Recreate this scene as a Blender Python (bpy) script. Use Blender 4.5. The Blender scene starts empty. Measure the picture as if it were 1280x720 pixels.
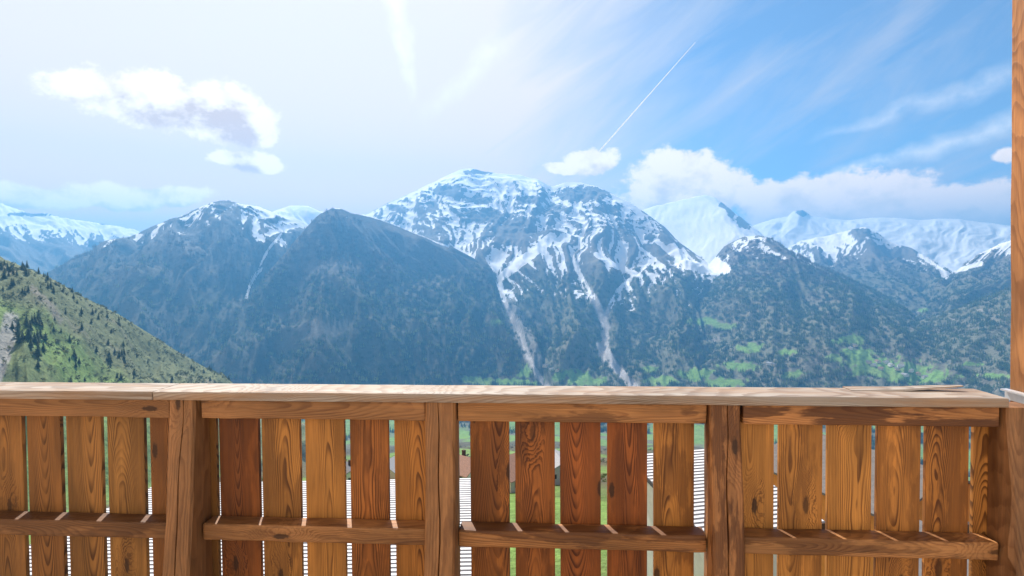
import bpy, bmesh, math, random
import numpy as np
from mathutils import Matrix, Vector
random.seed(7); rng = np.random.default_rng(11)
SC = bpy.context.scene
COL = SC.collection

# ------------------------------------------------------------------ camera
F = 720.0                      # focal length in photo pixels (1280 wide)
PITCH, ROLL = -1.6, -0.0065
CAM = np.array([0, 0, 1.43])
def Rx(a): c, s = math.cos(a), math.sin(a); return np.array([[1,0,0],[0,c,-s],[0,s,c]])
def Rz(a): c, s = math.cos(a), math.sin(a); return np.array([[c,-s,0],[s,c,0],[0,0,1]])
ROT = Rx(math.radians(90+PITCH)) @ Rz(ROLL)
cd = bpy.data.cameras.new('camera'); cam = bpy.data.objects.new('camera', cd); COL.objects.link(cam)
cd.sensor_width = 36; cd.lens = 36*F/1280; cd.clip_start = .05; cd.clip_end = 60000
m = Matrix(ROT.tolist()).to_4x4(); m.translation = Vector(CAM.tolist()); cam.matrix_world = m
SC.camera = cam
def ray(px, py): return ROT @ np.array([(px-640)/F, (360-py)/F, -1.0])
def project(P):
    q = (np.asarray(P, float)-CAM) @ ROT
    return 640+F*q[...,0]/-q[...,2], 360-F*q[...,1]/-q[...,2]

# ------------------------------------------------------------------ node helper
class NT:
    def __init__(s, tree): s.t = tree; s.n = tree.nodes; s.l = tree.links
    def new(s, typ, **kw):
        n = s.n.new(typ)
        for k, v in kw.items(): setattr(n, k, v)
        return n
    def put(s, sock, v):
        if v is None: return
        if isinstance(v, bpy.types.NodeSocket): s.l.new(v, sock)
        else:
            try: sock.default_value = v
            except Exception: sock.default_value = tuple(v)+(1,)
    def m(s, op, a, b=None, c=None, clamp=False):
        n = s.new('ShaderNodeMath', operation=op); n.use_clamp = clamp
        s.put(n.inputs[0], a); s.put(n.inputs[1], b)
        if c is not None: s.put(n.inputs[2], c)
        return n.outputs[0]
    def vm(s, op, a, b=None):
        n = s.new('ShaderNodeVectorMath', operation=op)
        s.put(n.inputs[0], a); s.put(n.inputs[1], b)
        return n.outputs['Value'] if op in ('LENGTH','DOT_PRODUCT','DISTANCE') else n.outputs[0]
    def xyz(s, v):
        n = s.new('ShaderNodeSeparateXYZ'); s.put(n.inputs[0], v); return n.outputs
    def cxyz(s, x, y, z):
        n = s.new('ShaderNodeCombineXYZ')
        for i, v in enumerate((x, y, z)): s.put(n.inputs[i], v)
        return n.outputs[0]
    def noise(s, vec, scale=1, detail=4, rough=.5, w=None, dist=0, dim='3D'):
        n = s.new('ShaderNodeTexNoise', noise_dimensions='4D' if w is not None else dim)
        s.put(n.inputs['Vector'], vec)
        if w is not None: s.put(n.inputs['W'], w)
        s.put(n.inputs['Scale'], scale); s.put(n.inputs['Detail'], detail)
        s.put(n.inputs['Roughness'], rough); s.put(n.inputs['Distortion'], dist)
        return n.outputs['Fac']
    def ss(s, v, a, b, o0=0., o1=1.):
        n = s.new('ShaderNodeMapRange', interpolation_type='SMOOTHSTEP')
        for i, x in enumerate((v, a, b, o0, o1)): s.put(n.inputs[i], x)
        return n.outputs[0]
    def lin(s, v, a, b, o0=0., o1=1.):
        n = s.new('ShaderNodeMapRange')
        for i, x in enumerate((v, a, b, o0, o1)): s.put(n.inputs[i], x)
        return n.outputs[0]
    def mix(s, f, a, b, blend='MIX'):
        n = s.new('ShaderNodeMix', data_type='RGBA', blend_type=blend)
        s.put(n.inputs[0], f); s.put(n.inputs[6], a); s.put(n.inputs[7], b)
        return n.outputs[2]

# ------------------------------------------------------------------ sun, world, exposure
SUN_AZ, SUN_EL = -17.0, 47.0          # azimuth from the view axis (left negative), elevation
az, el = math.radians(SUN_AZ), math.radians(SUN_EL)
SDIR = Vector((math.sin(az)*math.cos(el), math.cos(az)*math.cos(el), math.sin(el)))
ld = bpy.data.lights.new('sun', 'SUN'); ld.energy = 4.2; ld.angle = math.radians(.55); ld.color = (1, .95, .88)
sun = bpy.data.objects.new('sun', ld); COL.objects.link(sun)
sun.rotation_euler = SDIR.to_track_quat('Z', 'Y').to_euler(); sun.location = (0, 30, 40)
SKY_STRENGTH = 0.115
EXPOSURE = 1.05

def build_world():
    W = bpy.data.worlds.new('World'); SC.world = W; W.use_nodes = True
    t = NT(W.node_tree); t.n.clear()
    sky = t.new('ShaderNodeTexSky', sky_type='NISHITA'); sky.sun_disc = False
    sky.sun_elevation = el; sky.sun_rotation = az; sky.altitude = 1800
    sky.air_density = 1.0; sky.dust_density = .6; sky.ozone_density = 1.6
    g = t.new('ShaderNodeTexCoord').outputs['Generated']
    x, y, z = t.xyz(g)
    A = t.m('ARCTAN2', x, y); E_ = t.m('ARCSINE', z)
    p = t.cxyz(A, E_, 0.)
    def ang(px, py):
        d = ray(px, py); return math.atan2(d[0], d[1]), math.asin(d[2]/np.linalg.norm(d))
    # high veil: a thin sheet of cirrus on the sun's side of the sky, thinning away from it
    rot = t.cxyz(t.m('ADD', t.m('MULTIPLY', A, .86), t.m('MULTIPLY', E_, .5)), t.m('ADD', t.m('MULTIPLY', A, -.5), t.m('MULTIPLY', E_, .86)), 0.)
    streak = t.noise(t.vm('MULTIPLY', rot, (1.0, 5.0, 1)), 2.4, 6, .6, dist=.5)
    big = t.noise(p, 2.6, 3, .5)
    near = t.m('ADD', t.ss(A, .50, -.20), t.m('MULTIPLY', t.ss(A, .3, -.3), .35))
    veil = t.m('ADD', t.m('MULTIPLY', near, 1.0), t.m('MULTIPLY', t.m('SUBTRACT', streak, .47), 1.25))
    veil = t.m('ADD', veil, t.m('MULTIPLY', t.m('SUBTRACT', big, .5), .55), clamp=True)
    veil = t.m('ADD', .05, t.m('MULTIPLY', veil, .90))
    deep = t.mix(1., sky.outputs[0], (.36, .46, .52), 'MULTIPLY')
    white = t.mix(t.ss(E_, .42, .16), (5.0, 4.1, 3.25), (5.7, 4.15, 2.6))
    white = t.mix(t.ss(E_, .19, .08), white, (8.6, 4.8, 2.3))
    col = t.mix(veil, deep, white)
    # cirrus streaks and old trails: (pixel from, pixel to, half width from/to, strength)
    nc = t.new('ShaderNodeTexNoise'); t.put(nc.inputs['Vector'], p); nc.inputs['Scale'].default_value = 14; nc.inputs['Detail'].default_value = 3
    wp = t.vm('ADD', p, t.vm('MULTIPLY', t.vm('SUBTRACT', nc.outputs['Color'], (.5, .5, .5)), (.05, .05, 0)))
    fine = t.lin(t.noise(p, 34, 5, .65), .3, .65, .25, 1.)
    for a, b, w0, w1, k in (((482, -60), (518, 130), .034, .010, .8), ((520, 150), (640, 40), .016, .030, .45),
                            ((1000, 232), (1330, 128), .008, .026, .75), ((1010, 175), (1330, 70), .006, .022, .4)):
        (ax, ay), (bx, by) = ang(*a), ang(*b)
        dx, dy = bx-ax, by-ay; L = math.hypot(dx, dy); ux, uy = dx/L, dy/L
        q = t.vm('SUBTRACT', wp, (ax, ay, 0))
        s = t.m('DIVIDE', t.vm('DOT_PRODUCT', q, (ux, uy, 0)), L)
        e = t.m('ABSOLUTE', t.vm('DOT_PRODUCT', q, (-uy, ux, 0)))
        f = t.m('SUBTRACT', 1., t.m('DIVIDE', e, t.lin(s, 0, 1, w0, w1)), clamp=True)
        f = t.m('MULTIPLY', t.m('MULTIPLY', f, fine), t.m('MULTIPLY', t.ss(s, -.05, .25), t.ss(s, 1.05, .75)))
        col = t.mix(t.m('MULTIPLY', f, k), col, (6.3, 5.8, 5.2))
    # cumulus: ellipses in azimuth / elevation broken up by fractal noise
    blobs = [(110,108,62,18),(200,125,120,34),(262,138,85,36),(300,158,48,26),(305,201,52,14),(150,248,100,17),(215,248,55,15),(30,245,60,16),
             (738,200,34,15),(705,208,30,8),(850,222,72,36),(905,236,46,32),
             (965,255,55,30),(1030,252,75,38),(1120,250,70,40),(1185,258,60,32),(1250,260,75,34),(1340,266,80,32),
             (1258,195,20,12),(-60,240,70,22),(820,246,50,24)]
    warp = t.vm('ADD', p, t.vm('MULTIPLY', t.vm('SUBTRACT', nc.outputs['Color'], (.5, .5, .5)), (.05, .03, 0)))
    def field(pp):
        o = None
        for bx, by, rx, ry in blobs:
            c = ang(bx, by); k = math.cos(math.atan((bx-640)/F))
            d = t.vm('LENGTH', t.vm('MULTIPLY', t.vm('SUBTRACT', pp, (c[0], c[1], 0)), (F/(rx*k*k), F/(ry*k), 0)))
            o = d if o is None else t.m('SMOOTH_MIN', o, d, .2)
        return t.m('SUBTRACT', 1., o)
    fd = field(warp); fu = field(t.vm('ADD', warp, (-.010, .020, 0)))
    n1 = t.noise(t.vm('MULTIPLY', p, (1, 1.3, 1)), 21, 9, .66)
    n2 = t.noise(t.vm('MULTIPLY', t.vm('ADD', p, (-.008, .018, 0)), (1, 1.3, 1)), 19, 4, .6)
    dens = t.m('ADD', t.m('MULTIPLY', fd, 1.25), t.m('MULTIPLY', t.m('SUBTRACT', n1, .5), 1.9))
    alpha = t.ss(dens, -.10, .30)
    above = t.m('ADD', fu, t.m('MULTIPLY', t.m('SUBTRACT', n2, .5), 1.6))
    shade = t.m('SUBTRACT', t.m('ADD', 1.0, t.m('MULTIPLY', t.m('SUBTRACT', n1, n2), 2.2)), t.m('MULTIPLY', t.ss(above, .10, 1.05), t.lin(near, 0, 1, .7, 1.0)), clamp=True)
    lowc = t.ss(E_, .24, .09)
    lit = t.mix(lowc, (7.2, 5.9, 4.5), (9.0, 6.7, 4.7)); dim = t.mix(near, (6.3, 4.9, 3.4), (4.3, 2.75, 1.6))
    ccol = t.mix(shade, dim, lit)
    col = t.mix(t.m('MULTIPLY', alpha, .97), col, ccol)
    W.cycles.sampling_method = 'MANUAL'; W.cycles.sample_map_resolution = 256
    bg = t.new('ShaderNodeBackground'); t.put(bg.inputs[0], col); bg.inputs[1].default_value = SKY_STRENGTH
    out = t.new('ShaderNodeOutputWorld'); t.l.new(bg.outputs[0], out.inputs[0])
build_world()
vs = SC.view_settings; vs.view_transform = 'Standard'; vs.look = 'None'; vs.exposure = EXPOSURE; vs.gamma = 1
SC.render.engine = 'CYCLES'
SC.cycles.use_denoising = True
try: SC.cycles.denoiser = 'OPENIMAGEDENOISE'
except Exception: pass
SC.cycles.max_bounces = 6; SC.cycles.diffuse_bounces = 4; SC.cycles.glossy_bounces = 2
SC.cycles.volume_bounces = 0; SC.cycles.caustics_reflective = False; SC.cycles.caustics_refractive = False

# ------------------------------------------------------------------ object helpers
def link(o, parent=None):
    COL.objects.link(o)
    if parent is not None: o.parent = parent
    return o
def tag(o, label=None, cat=None, group=None, kind=None):
    if label: o['label'] = label
    if cat: o['category'] = cat
    if group: o['group'] = group
    if kind: o['kind'] = kind
    return o
def empty(name, loc, rz=0.):
    o = bpy.data.objects.new(name, None); o.location = loc; o.rotation_euler.z = rz; o.empty_display_size = .2
    return link(o)
def mesh_obj(name, verts, faces, mat=None, parent=None, smooth=False, loc=(0,0,0)):
    me = bpy.data.meshes.new(name); me.from_pydata([tuple(map(float, v)) for v in verts], [], faces); me.update()
    if mat: me.materials.append(mat)
    if smooth: me.shade_smooth()
    o = bpy.data.objects.new(name, me); o.location = loc
    return link(o, parent)
def box_mesh(name, dx, dy, dz, mat, bevel=.004, seg=2, jitter=0., cuts=0, axis=0):
    """centred box with bevelled edges; optional cuts along axis with slight unevenness"""
    bm = bmesh.new(); bmesh.ops.create_cube(bm, size=1)
    for v in bm.verts: v.co = Vector((v.co.x*dx, v.co.y*dy, v.co.z*dz))
    if cuts:
        es = [e for e in bm.edges if abs((e.verts[0].co-e.verts[1].co)[axis]) > 1e-6]
        bmesh.ops.subdivide_edges(bm, edges=es, cuts=cuts, use_grid_fill=True)
    if jitter:
        for v in bm.verts: v.co += Vector((random.uniform(-1,1), random.uniform(-1,1), random.uniform(-1,1)))*jitter
    if bevel:
        es = [e for e in bm.edges if len(e.link_faces)==2 and e.calc_face_angle(0) > .8]
        bmesh.ops.bevel(bm, geom=es, offset=bevel, segments=seg, affect='EDGES', profile=.6)
    me = bpy.data.meshes.new(name); bm.to_mesh(me); bm.free()
    me.materials.append(mat)
    for p_ in me.polygons: p_.use_smooth = False
    return me
def add(name, me, parent=None, loc=(0,0,0), rot=(0,0,0), color=None):
    o = bpy.data.objects.new(name, me); o.location = loc; o.rotation_euler = rot
    if color: o.color = color
    return link(o, parent)

# ------------------------------------------------------------------ materials
def new_mat(name):
    m_ = bpy.data.materials.new(name); m_.use_nodes = True; t = NT(m_.node_tree)
    return m_, t, t.n['Principled BSDF']
def simple(name, col, rough=.7, vary=.25, scale=3., metal=0., bump=0.):
    m_, t, b = new_mat(name)
    pc = t.new('ShaderNodeTexCoord').outputs['Object']
    n = t.noise(pc, scale, 6, .6)
    f = t.lin(n, .25, .75, 1-vary, 1+vary)
    t.put(b.inputs['Base Color'], t.mix(1., t.cxyz(*col), t.cxyz(f, f, f), 'MULTIPLY'))
    b.inputs['Roughness'].default_value = rough; b.inputs['Metallic'].default_value = metal
    b.inputs['Specular IOR Level'].default_value = .12 if rough > .48 else .5
    if bump:
        bp = t.new('ShaderNodeBump'); bp.inputs['Strength'].default_value = bump; bp.inputs['Distance'].default_value = .01
        t.put(bp.inputs['Height'], n); t.put(b.inputs['Normal'], bp.outputs[0])
    return m_
def wood(name, axis='z', light=(.43,.215,.060), dark=(.070,.024,.007), weather=0., ring=300., contrast=.86):
    m_, t, b = new_mat(name)
    P = t.new('ShaderNodeTexCoord').outputs['Object']
    oi = t.new('ShaderNodeObjectInfo'); rnd = oi.outputs['Random']
    X, Y, Z = t.xyz(P)
    if axis == 'x': X, Y, Z = Z, Y, X
    r2 = t.m('FRACT', t.m('MULTIPLY', rnd, 17.31)); r3 = t.m('FRACT', t.m('MULTIPLY', rnd, 91.7)); r4 = t.m('FRACT', t.m('MULTIPLY', rnd, 253.9))
    W = t.m('MULTIPLY', rnd, 40.)
    L = t.cxyz(X, Y, Z)
    # knots: sparse cells, elongated along the grain
    vo = t.new('ShaderNodeTexVoronoi', voronoi_dimensions='2D', feature='F1')
    t.put(vo.inputs['Vector'], t.cxyz(t.m('ADD', t.m('MULTIPLY', X, 8.), t.m('MULTIPLY', rnd, 131.)), t.m('ADD', t.m('MULTIPLY', Z, 2.6), t.m('MULTIPLY', r2, 77.)), 0.)); vo.inputs['Scale'].default_value = 1.
    kd = vo.outputs['Distance']; kc = t.xyz(vo.outputs['Color'])[0]
    on = t.ss(kc, .68, .72)
    kdn = t.m('ADD', kd, t.m('MULTIPLY', t.m('SUBTRACT', t.noise(L, 90, 3), .5), .07))
    knot = t.m('MULTIPLY', on, t.ss(kdn, .10, .055))
    halo = t.m('MULTIPLY', on, t.ss(kdn, .40, .05))
    # annual rings cut lengthwise
    lw = t.noise(t.vm('MULTIPLY', L, (5., 5., 1.6)), 1., 3, .5, w=W)
    lw2 = t.noise(t.vm('MULTIPLY', L, (14., 14., 3.)), 1., 3, .55, w=W)
    Xc = t.m('ADD', t.m('ADD', X, t.m('MULTIPLY', t.m('SUBTRACT', r2, .5), .07)), t.m('MULTIPLY', t.m('SUBTRACT', lw2, .5), .011))
    Yc = t.m('ADD', t.m('ADD', .035, t.m('MULTIPLY', r3, .05)), t.m('ADD', t.m('MULTIPLY', Z, t.m('MULTIPLY', t.m('SUBTRACT', r4, .5), .14)), t.m('MULTIPLY', t.m('SUBTRACT', lw, .5), t.lin(r4, 0, 1, .015, .075))))
    r = t.m('SQRT', t.m('ADD', t.m('MULTIPLY', Xc, Xc), t.m('MULTIPLY', Yc, Yc)))
    r = t.m('ADD', r, t.m('MULTIPLY', halo, .022))
    rr = t.m('MULTIPLY', r, t.lin(r2, 0, 1, ring*.75, ring*1.3))
    f = t.m('FRACT', rr)
    line = t.m('MULTIPLY', t.ss(f, .30, .82), t.ss(f, 1., .90))
    fib = t.noise(t.vm('MULTIPLY', L, (230., 230., 5.)), 1., 4, .6, w=W)
    fib2 = t.noise(t.vm('MULTIPLY', L, (60., 60., 1.5)), 1., 3, .6, w=W)
    blot = t.noise(t.vm('MULTIPLY', L, (9., 9., 2.2)), 1., 4, .55, w=W)
    cmod = t.ss(t.noise(t.vm('MULTIPLY', L, (30., 30., 2.6)), 1., 3, .5, w=t.m('ADD', W, 9.)), .34, .62, .28, 1.)
    base = t.mix(t.m('MULTIPLY', t.m('MULTIPLY', line, contrast), cmod), light, dark)
    k = t.m('MULTIPLY', t.lin(fib, .3, .7, .80, 1.18), t.lin(blot, .3, .7, .62, 1.28))
    k = t.m('MULTIPLY', k, t.lin(fib2, .3, .7, .86, 1.12))
    base = t.mix(1., base, t.cxyz(k, k, k), 'MULTIPLY')
    # dark varnish or damp stains, amount from the object colour's alpha
    st = t.m('ADD', t.noise(t.vm('MULTIPLY', L, (16., 10., 3.4)), 1., 5, .6, w=t.m('ADD', W, 3.)), t.m('MULTIPLY', t.m('SUBTRACT', fib2, .5), .22))
    stain = t.m('MULTIPLY', t.ss(st, .46, .53), t.m('SUBTRACT', 1., oi.outputs['Alpha'], clamp=True))
    base = t.mix(t.m('MULTIPLY', stain, .85), base, (.04, .012, .005))
    base = t.mix(1., base, oi.outputs['Color'], 'MULTIPLY')
    base = t.mix(t.m('MULTIPLY', knot, .9), base, (.035, .014, .006))
    base = t.mix(t.m('MULTIPLY', t.m('MULTIPLY', halo, t.m('SUBTRACT', 1., knot)), .25), base, (.12, .045, .014))
    if weather:
        wn = t.noise(t.vm('MULTIPLY', L, (30., 30., 2.2)), 1., 5, .65, w=W)
        base = t.mix(t.m('MULTIPLY', t.ss(wn, .32, .66), weather), base, t.mix(line, (.37, .34, .30), (.22, .185, .155)))
    t.put(b.inputs['Base Color'], base)
    t.put(b.inputs['Roughness'], t.lin(fib, .3, .7, .5, .72))
    b.inputs['Specular IOR Level'].default_value = .3
    h = t.m('ADD', t.m('MULTIPLY', line, .7), t.m('ADD', t.m('MULTIPLY', fib, .5), t.m('MULTIPLY', knot, -.4)))
    bp = t.new('ShaderNodeBump'); bp.inputs['Strength'].default_value = .45; bp.inputs['Distance'].default_value = .0016
    t.put(bp.inputs['Height'], h); t.put(b.inputs['Normal'], bp.outputs[0])
    return m_
WOODV = wood('plank_wood', 'z')
WOODH = wood('rail_wood', 'x', light=(.34,.17,.066), dark=(.14,.055,.02), contrast=.65, ring=260.)
POSTW = wood('post_wood', 'z', light=(.31,.158,.068), dark=(.135,.056,.022), contrast=.55, ring=240)
CAPW = wood('cap_wood', 'x', light=(.29,.19,.12), dark=(.16,.09,.05), weather=.8, contrast=.4, ring=260.)
DECKW = wood('deck_wood', 'z', light=(.56,.46,.36), dark=(.38,.29,.22), weather=.3)

# ------------------------------------------------------------------ noise for the terrain
def _hash(ix, iy, seed):
    h = (ix.astype(np.uint32)*np.uint32(374761393) + iy.astype(np.uint32)*np.uint32(668265263) + np.uint32((seed*2246822519) & 0xffffffff))
    h = (h ^ (h >> np.uint32(13)))*np.uint32(1274126177)
    return h ^ (h >> np.uint32(16))
def pn(x, y, seed=0):
    x = np.asarray(x, np.float32); y = np.asarray(y, np.float32)
    xf = np.floor(x); yf = np.floor(y); ix = xf.astype(np.int32); iy = yf.astype(np.int32)
    fx = x-xf; fy = y-yf
    ux = fx*fx*fx*(fx*(fx*6-15)+10); uy = fy*fy*fy*(fy*(fy*6-15)+10)
    def g(dx, dy):
        a = (_hash(ix+dx, iy+dy, seed) & np.uint32(255)).astype(np.float32)*np.float32(2*math.pi/256)
        return np.cos(a)*(fx-dx)+np.sin(a)*(fy-dy)
    a = g(0,0); b = g(1,0); c = g(0,1); d = g(1,1)
    return (a+(b-a)*ux+(c-a+(a-b-c+d)*ux)*uy)*1.5
def fbm(x, y, seed=0, o=5, gain=.5):
    s = 0; a = 1; f = 1; tot = 0
    for i in range(o): s = s+a*pn(x*f, y*f, seed+i*7); tot += a; a *= gain; f *= 2.03
    return s/tot
def ridged(x, y, seed=0, o=4, gain=.5):
    s = 0; a = 1; f = 1; tot = 0
    for i in range(o): s = s+a*(1-2*np.abs(pn(x*f, y*f, seed+i*7))); tot += a; a *= gain; f *= 2.03
    return s/tot
def sstep(x, a, b):
    t = np.clip((x-a)/(b-a), 0, 1); return t*t*(3-2*t)

# ------------------------------------------------------------------ terrain heightfield (fan-shaped grid out to the far peaks)
gx = np.arange(-130, 1412, 1.5)
rad = np.concatenate([np.geomspace(7, 600, 110)[:-1], np.linspace(600, 1600, 170)[:-1], np.linspace(1600, 2500, 90)[:-1],
                      np.linspace(2500, 6300, 500)[:-1], np.linspace(6300, 11500, 190)])
AZ = np.arctan((gx-640)/F); NA, NR = len(AZ), len(rad)
R_, A_ = np.meshgrid(rad, AZ, indexing='ij'); R_ = R_.astype(np.float32); A_ = A_.astype(np.float32)
GX = R_*np.sin(A_); GY = R_*np.cos(A_)
LAYERS = [  # name, foot z, concavity, [(px, py, ridge distance, run of the front slope)]
 ('A', -260, 1.3, [(-200,215,8800,3600),(-40,245,8800,3600),(0,254,8700,3600),(35,266,8600,3500),(60,270,8600,3500),(105,276,8500,3500),(150,283,8500,3500),(172,290,8500,3500),(240,330,8300,3300),(320,400,8000,3000)]),
 ('B', -520, 1.15, [(-90,430,4700,1800),(0,375,4700,1800),(60,340,4650,1800),(100,318,4600,1800),(150,300,4600,1850),(200,279,4600,1900),(245,262,4550,1900),(268,252,4550,1900),(285,249,4550,1900),(300,254,4550,1900),(322,258,4600,1900),(345,266,4700,1900),(372,274,4800,1900),(400,290,4900,1900),(450,330,5000,1900),(520,400,5000,1800)]),
 ('S', -200, 1.2, [(290,300,6500,2200),(330,268,6500,2200),(350,261,6500,2200),(362,257,6500,2200),(385,257,6500,2200),(400,264,6500,2200),(440,268,6500,2200),(470,268,6600,2200),(540,300,6600,2200)]),
 ('C', -560, 1.12, [(225,500,3000,500),(258,445,3150,700),(300,388,3400,950),(330,347,3550,1150),(360,312,3700,1300),(385,282,3850,1450),(400,266,3900,1500),(415,260,3920,1500),(425,261,3950,1520),(440,266,4000,1550),(465,271,4100,1600),(500,284,4200,1650),(540,301,4350,1750),(570,313,4450,1800),(600,328,4500,1800),(622,346,4500,1800),(650,378,4350,1650),(690,440,3800,1200)]),
 ('D', -560, 1.55, [(380,310,6200,3200),(440,277,6200,3200),(462,266,6200,3300),(480,256,6150,3300),(500,247,6100,3300),(530,233,6000,3200),(555,221,5950,3200),(575,212,5900,3150),(590,210,5900,3150),(605,214,5900,3150),(625,217,5850,3100),(650,219,5850,3100),(672,224,5800,3100),(690,233,5800,3100),(705,229,5800,3100),(725,228,5800,3100),(745,232,5750,3050),(765,242,5700,3000),(785,252,5650,2950),(800,261,5600,2900),(812,270,5550,2850),(830,283,5500,2800),(850,303,5400,2700),(872,320,5300,2600),(900,338,5200,2500),(940,372,5000,2300),(1000,430,4600,1900)]),
 ('F', -200, 1.2, [(780,290,8200,2600),(800,264,8200,2600),(820,257,8200,2600),(850,250,8150,2600),(880,243,8100,2600),(892,246,8050,2500),(905,255,8050,2500),(920,268,8000,2500),(935,280,7950,2500),(950,293,7900,2500),(985,330,7800,2400)]),
 ('G', -300, 1.5, [(900,300,10600,3600),(940,282,10600,3600),(965,274,10600,3600),(985,270,10600,3600),(991,264,10600,3600),(1003,262,10600,3600),(1015,270,10600,3600),(1035,273,10600,3600),(1060,275,10600,3600),(1090,272,10600,3600),(1120,272,10600,3600),(1150,275,10600,3600),(1180,273,10600,3600),(1200,274,10600,3600),(1230,278,10600,3600),(1264,282,10600,3600),(1310,280,10600,3600),(1412,268,10600,3600)]),
 ('K', -350, 1.2, [(950,330,7800,2600),(1000,301,7800,2600),(1020,297,7800,2600),(1045,292,7800,2600),(1060,287,7800,2600),(1080,283,7800,2600),(1095,290,7800,2600),(1110,300,7800,2600),(1125,306,7800,2600),(1140,310,7700,2600),(1155,320,7600,2500),(1170,332,7500,2400),(1187,345,7300,2200),(1215,385,7000,2000)]),
 ('E', -560, 1.2, [(800,440,4300,1500),(850,372,4900,2000),(870,348,5100,2300),(885,332,5200,2400),(905,308,5300,2500),(930,296,5350,2600),(950,294,5350,2600),(965,298,5300,2600),(985,312,5250,2500),(1010,326,5200,2450),(1040,338,5150,2400),(1068,351,5100,2300),(1104,368,5000,2200),(1133,388,4900,2000),(1150,408,4800,1800),(1175,450,4600,1500)]),
 ('H', -430, 1.2, [(1120,440,6000,1600),(1150,395,6200,1800),(1175,362,6400,2000),(1190,344,6500,2100),(1205,330,6500,2200),(1225,317,6500,2300),(1250,305,6500,2300),(1264,300,6500,2300),(1300,285,6500,2300),(1412,255,6500,2300)]),
 ('I', -560, 1.15, [(1020,500,3600,700),(1060,462,3900,950),(1090,434,4100,1150),(1110,420,4200,1250),(1150,402,4300,1400),(1200,384,4300,1500),(1240,369,4300,1550),(1264,358,4300,1600),(1330,330,4300,1700),(1412,300,4300,1700)]),
 ('L', -215, 1.0, [(-200,215,900,520),(-60,285,930,520),(0,320,960,540),(30,332,980,550),(60,345,1000,560),(100,368,1040,580),(150,393,1100,600),(200,425,1170,620),(250,455,1250,640),(288,477,1320,650),(330,503,1380,650),(380,545,1430,640),(430,600,1450,640)]),
]
base = np.where(R_ < 1400, -9-.30*R_, -429-145*sstep(R_, 1350, 2150)) + np.clip(R_-3000, 0, None)*.035
base += fbm(GX/180, GY/180, 5, 4)*np.clip(R_/60, 0, 14) * np.where(R_ < 2000, 1, .5)
Z = base.copy(); LID = np.zeros(Z.shape, np.int8); TT = np.full(Z.shape, 9999., np.float32)
for li, (nm, zf, p_, pts) in enumerate(LAYERS, 1):
    a_, d_, zr_, T_ = [], [], [], []
    for px, py, D, T in pts:
        d = ray(px, py); a_.append(math.atan2(d[0], d[1])); d_.append(D); T_.append(T)
        zr_.append(CAM[2]+D*d[2]/math.hypot(d[0], d[1]))
    sel = (AZ >= a_[0]) & (AZ <= a_[-1]); az_s = AZ[sel]
    Dm = float(np.mean(d_)); r = R_[:, sel]; lin = (A_[:, sel]*Dm).astype(np.float32)
    t0 = np.clip(np.interp(az_s, a_, d_)[None]-r, 0, 1600)       # ridges wander sideways on their way down
    side = {'F':-.42,'G':.25,'K':-.15,'D':.10,'B':.12,'E':-.12}.get(nm, 0.)
    aq = A_[:, sel]+(side+.30*fbm(lin/1100, r/1100, 400+li, 3))*t0/Dm*(0 if nm in 'LCI' else 1)
    D = np.interp(aq, a_, d_).astype(np.float32); zr = np.interp(aq, a_, zr_).astype(np.float32); T = np.interp(aq, a_, T_).astype(np.float32)
    t = D-r
    # ridge crest roughness
    rough = {'L':3,'G':9,'F':5,'A':8,'S':6}.get(nm, 14)
    zr = zr + fbm(lin[:1]/ (220 if nm!='L' else 60), lin[:1]*0+li, 31+li, 4)*rough*np.clip(1-t/600, 0, 1)
    u = np.clip(t/T, 0, 1)
    z = zf+(zr-zf)*(1-u)**p_
    z = z-np.clip(t-T, 0, None)*.9
    back = np.clip(-t, 0, None); z = np.where(t < 0, zr-back*.62, z)
    # gullies and spurs down the slope
    tt = np.clip(t, 0, None); sc = {'L':.22,'G':1.1,'A':.9,'F':.5,'I':.7,'S':.7}.get(nm, 1.0)
    shear = {'C':-.28,'B':.22,'D':.0,'E':-.30,'K':-.2,'H':.35,'I':.35,'A':-.25}.get(nm, 0.)
    wob = fbm(lin/900, tt/900, 50+li, 3)*320*sc
    s_ = lin+shear*tt+wob
    env = sstep(tt, 0, 420*sc)*sstep(T-t, 0, 500*sc)
    g1 = ridged(s_/(820*sc), tt/(2600*sc)+li*3.1, 60+li, 2)
    g2 = ridged(s_/(300*sc)+.3*g1, tt/(1300*sc), 70+li, 3)
    g3 = ridged(s_/(95*sc), tt/(420*sc), 80+li, 3)
    amp = {'C':1.15,'B':1.25,'I':.40,'E':.52,'L':.9,'G':.5,'F':.35}.get(nm, 1.0)
    z = z+amp*sc*(env*(g1-.35)*165+sstep(tt,0,220*sc)*sstep(T-t,0,300*sc)*((g2-.2)*66+(g3-.2)*20))
    z = z+fbm(GX[:, sel]/130, GY[:, sel]/130, 90+li, 4)*9*sc*sstep(np.abs(t), 0, 120)
    if nm in ('D','K','E','B'):      # rock bands
        kk = (z+lin*.22)/85+fbm(GX[:, sel]/420, GY[:, sel]/420, 120+li, 5, .6)*2.6
        fr = kk-np.floor(kk); terr = sstep(fr, .25, .75)-fr
        z = z+terr*24*sstep(z, 120, 420)*sstep(tt, 20, 160)
    zz = Z[:, sel]; win = (z > zz) & (t > -D*.5)
    zz[win] = z[win]; Z[:, sel] = zz
    l = LID[:, sel]; l[win] = li; LID[:, sel] = l
    q = TT[:, sel]; q[win] = np.broadcast_to(t, z.shape)[win]; TT[:, sel] = q
LI = {n[0]: i for i, n in enumerate(LAYERS, 1)}
def pixels():
    return [a.astype(np.float32) for a in project(np.stack([GX, GY, Z], -1))]
PX, PY = pixels()
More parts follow.
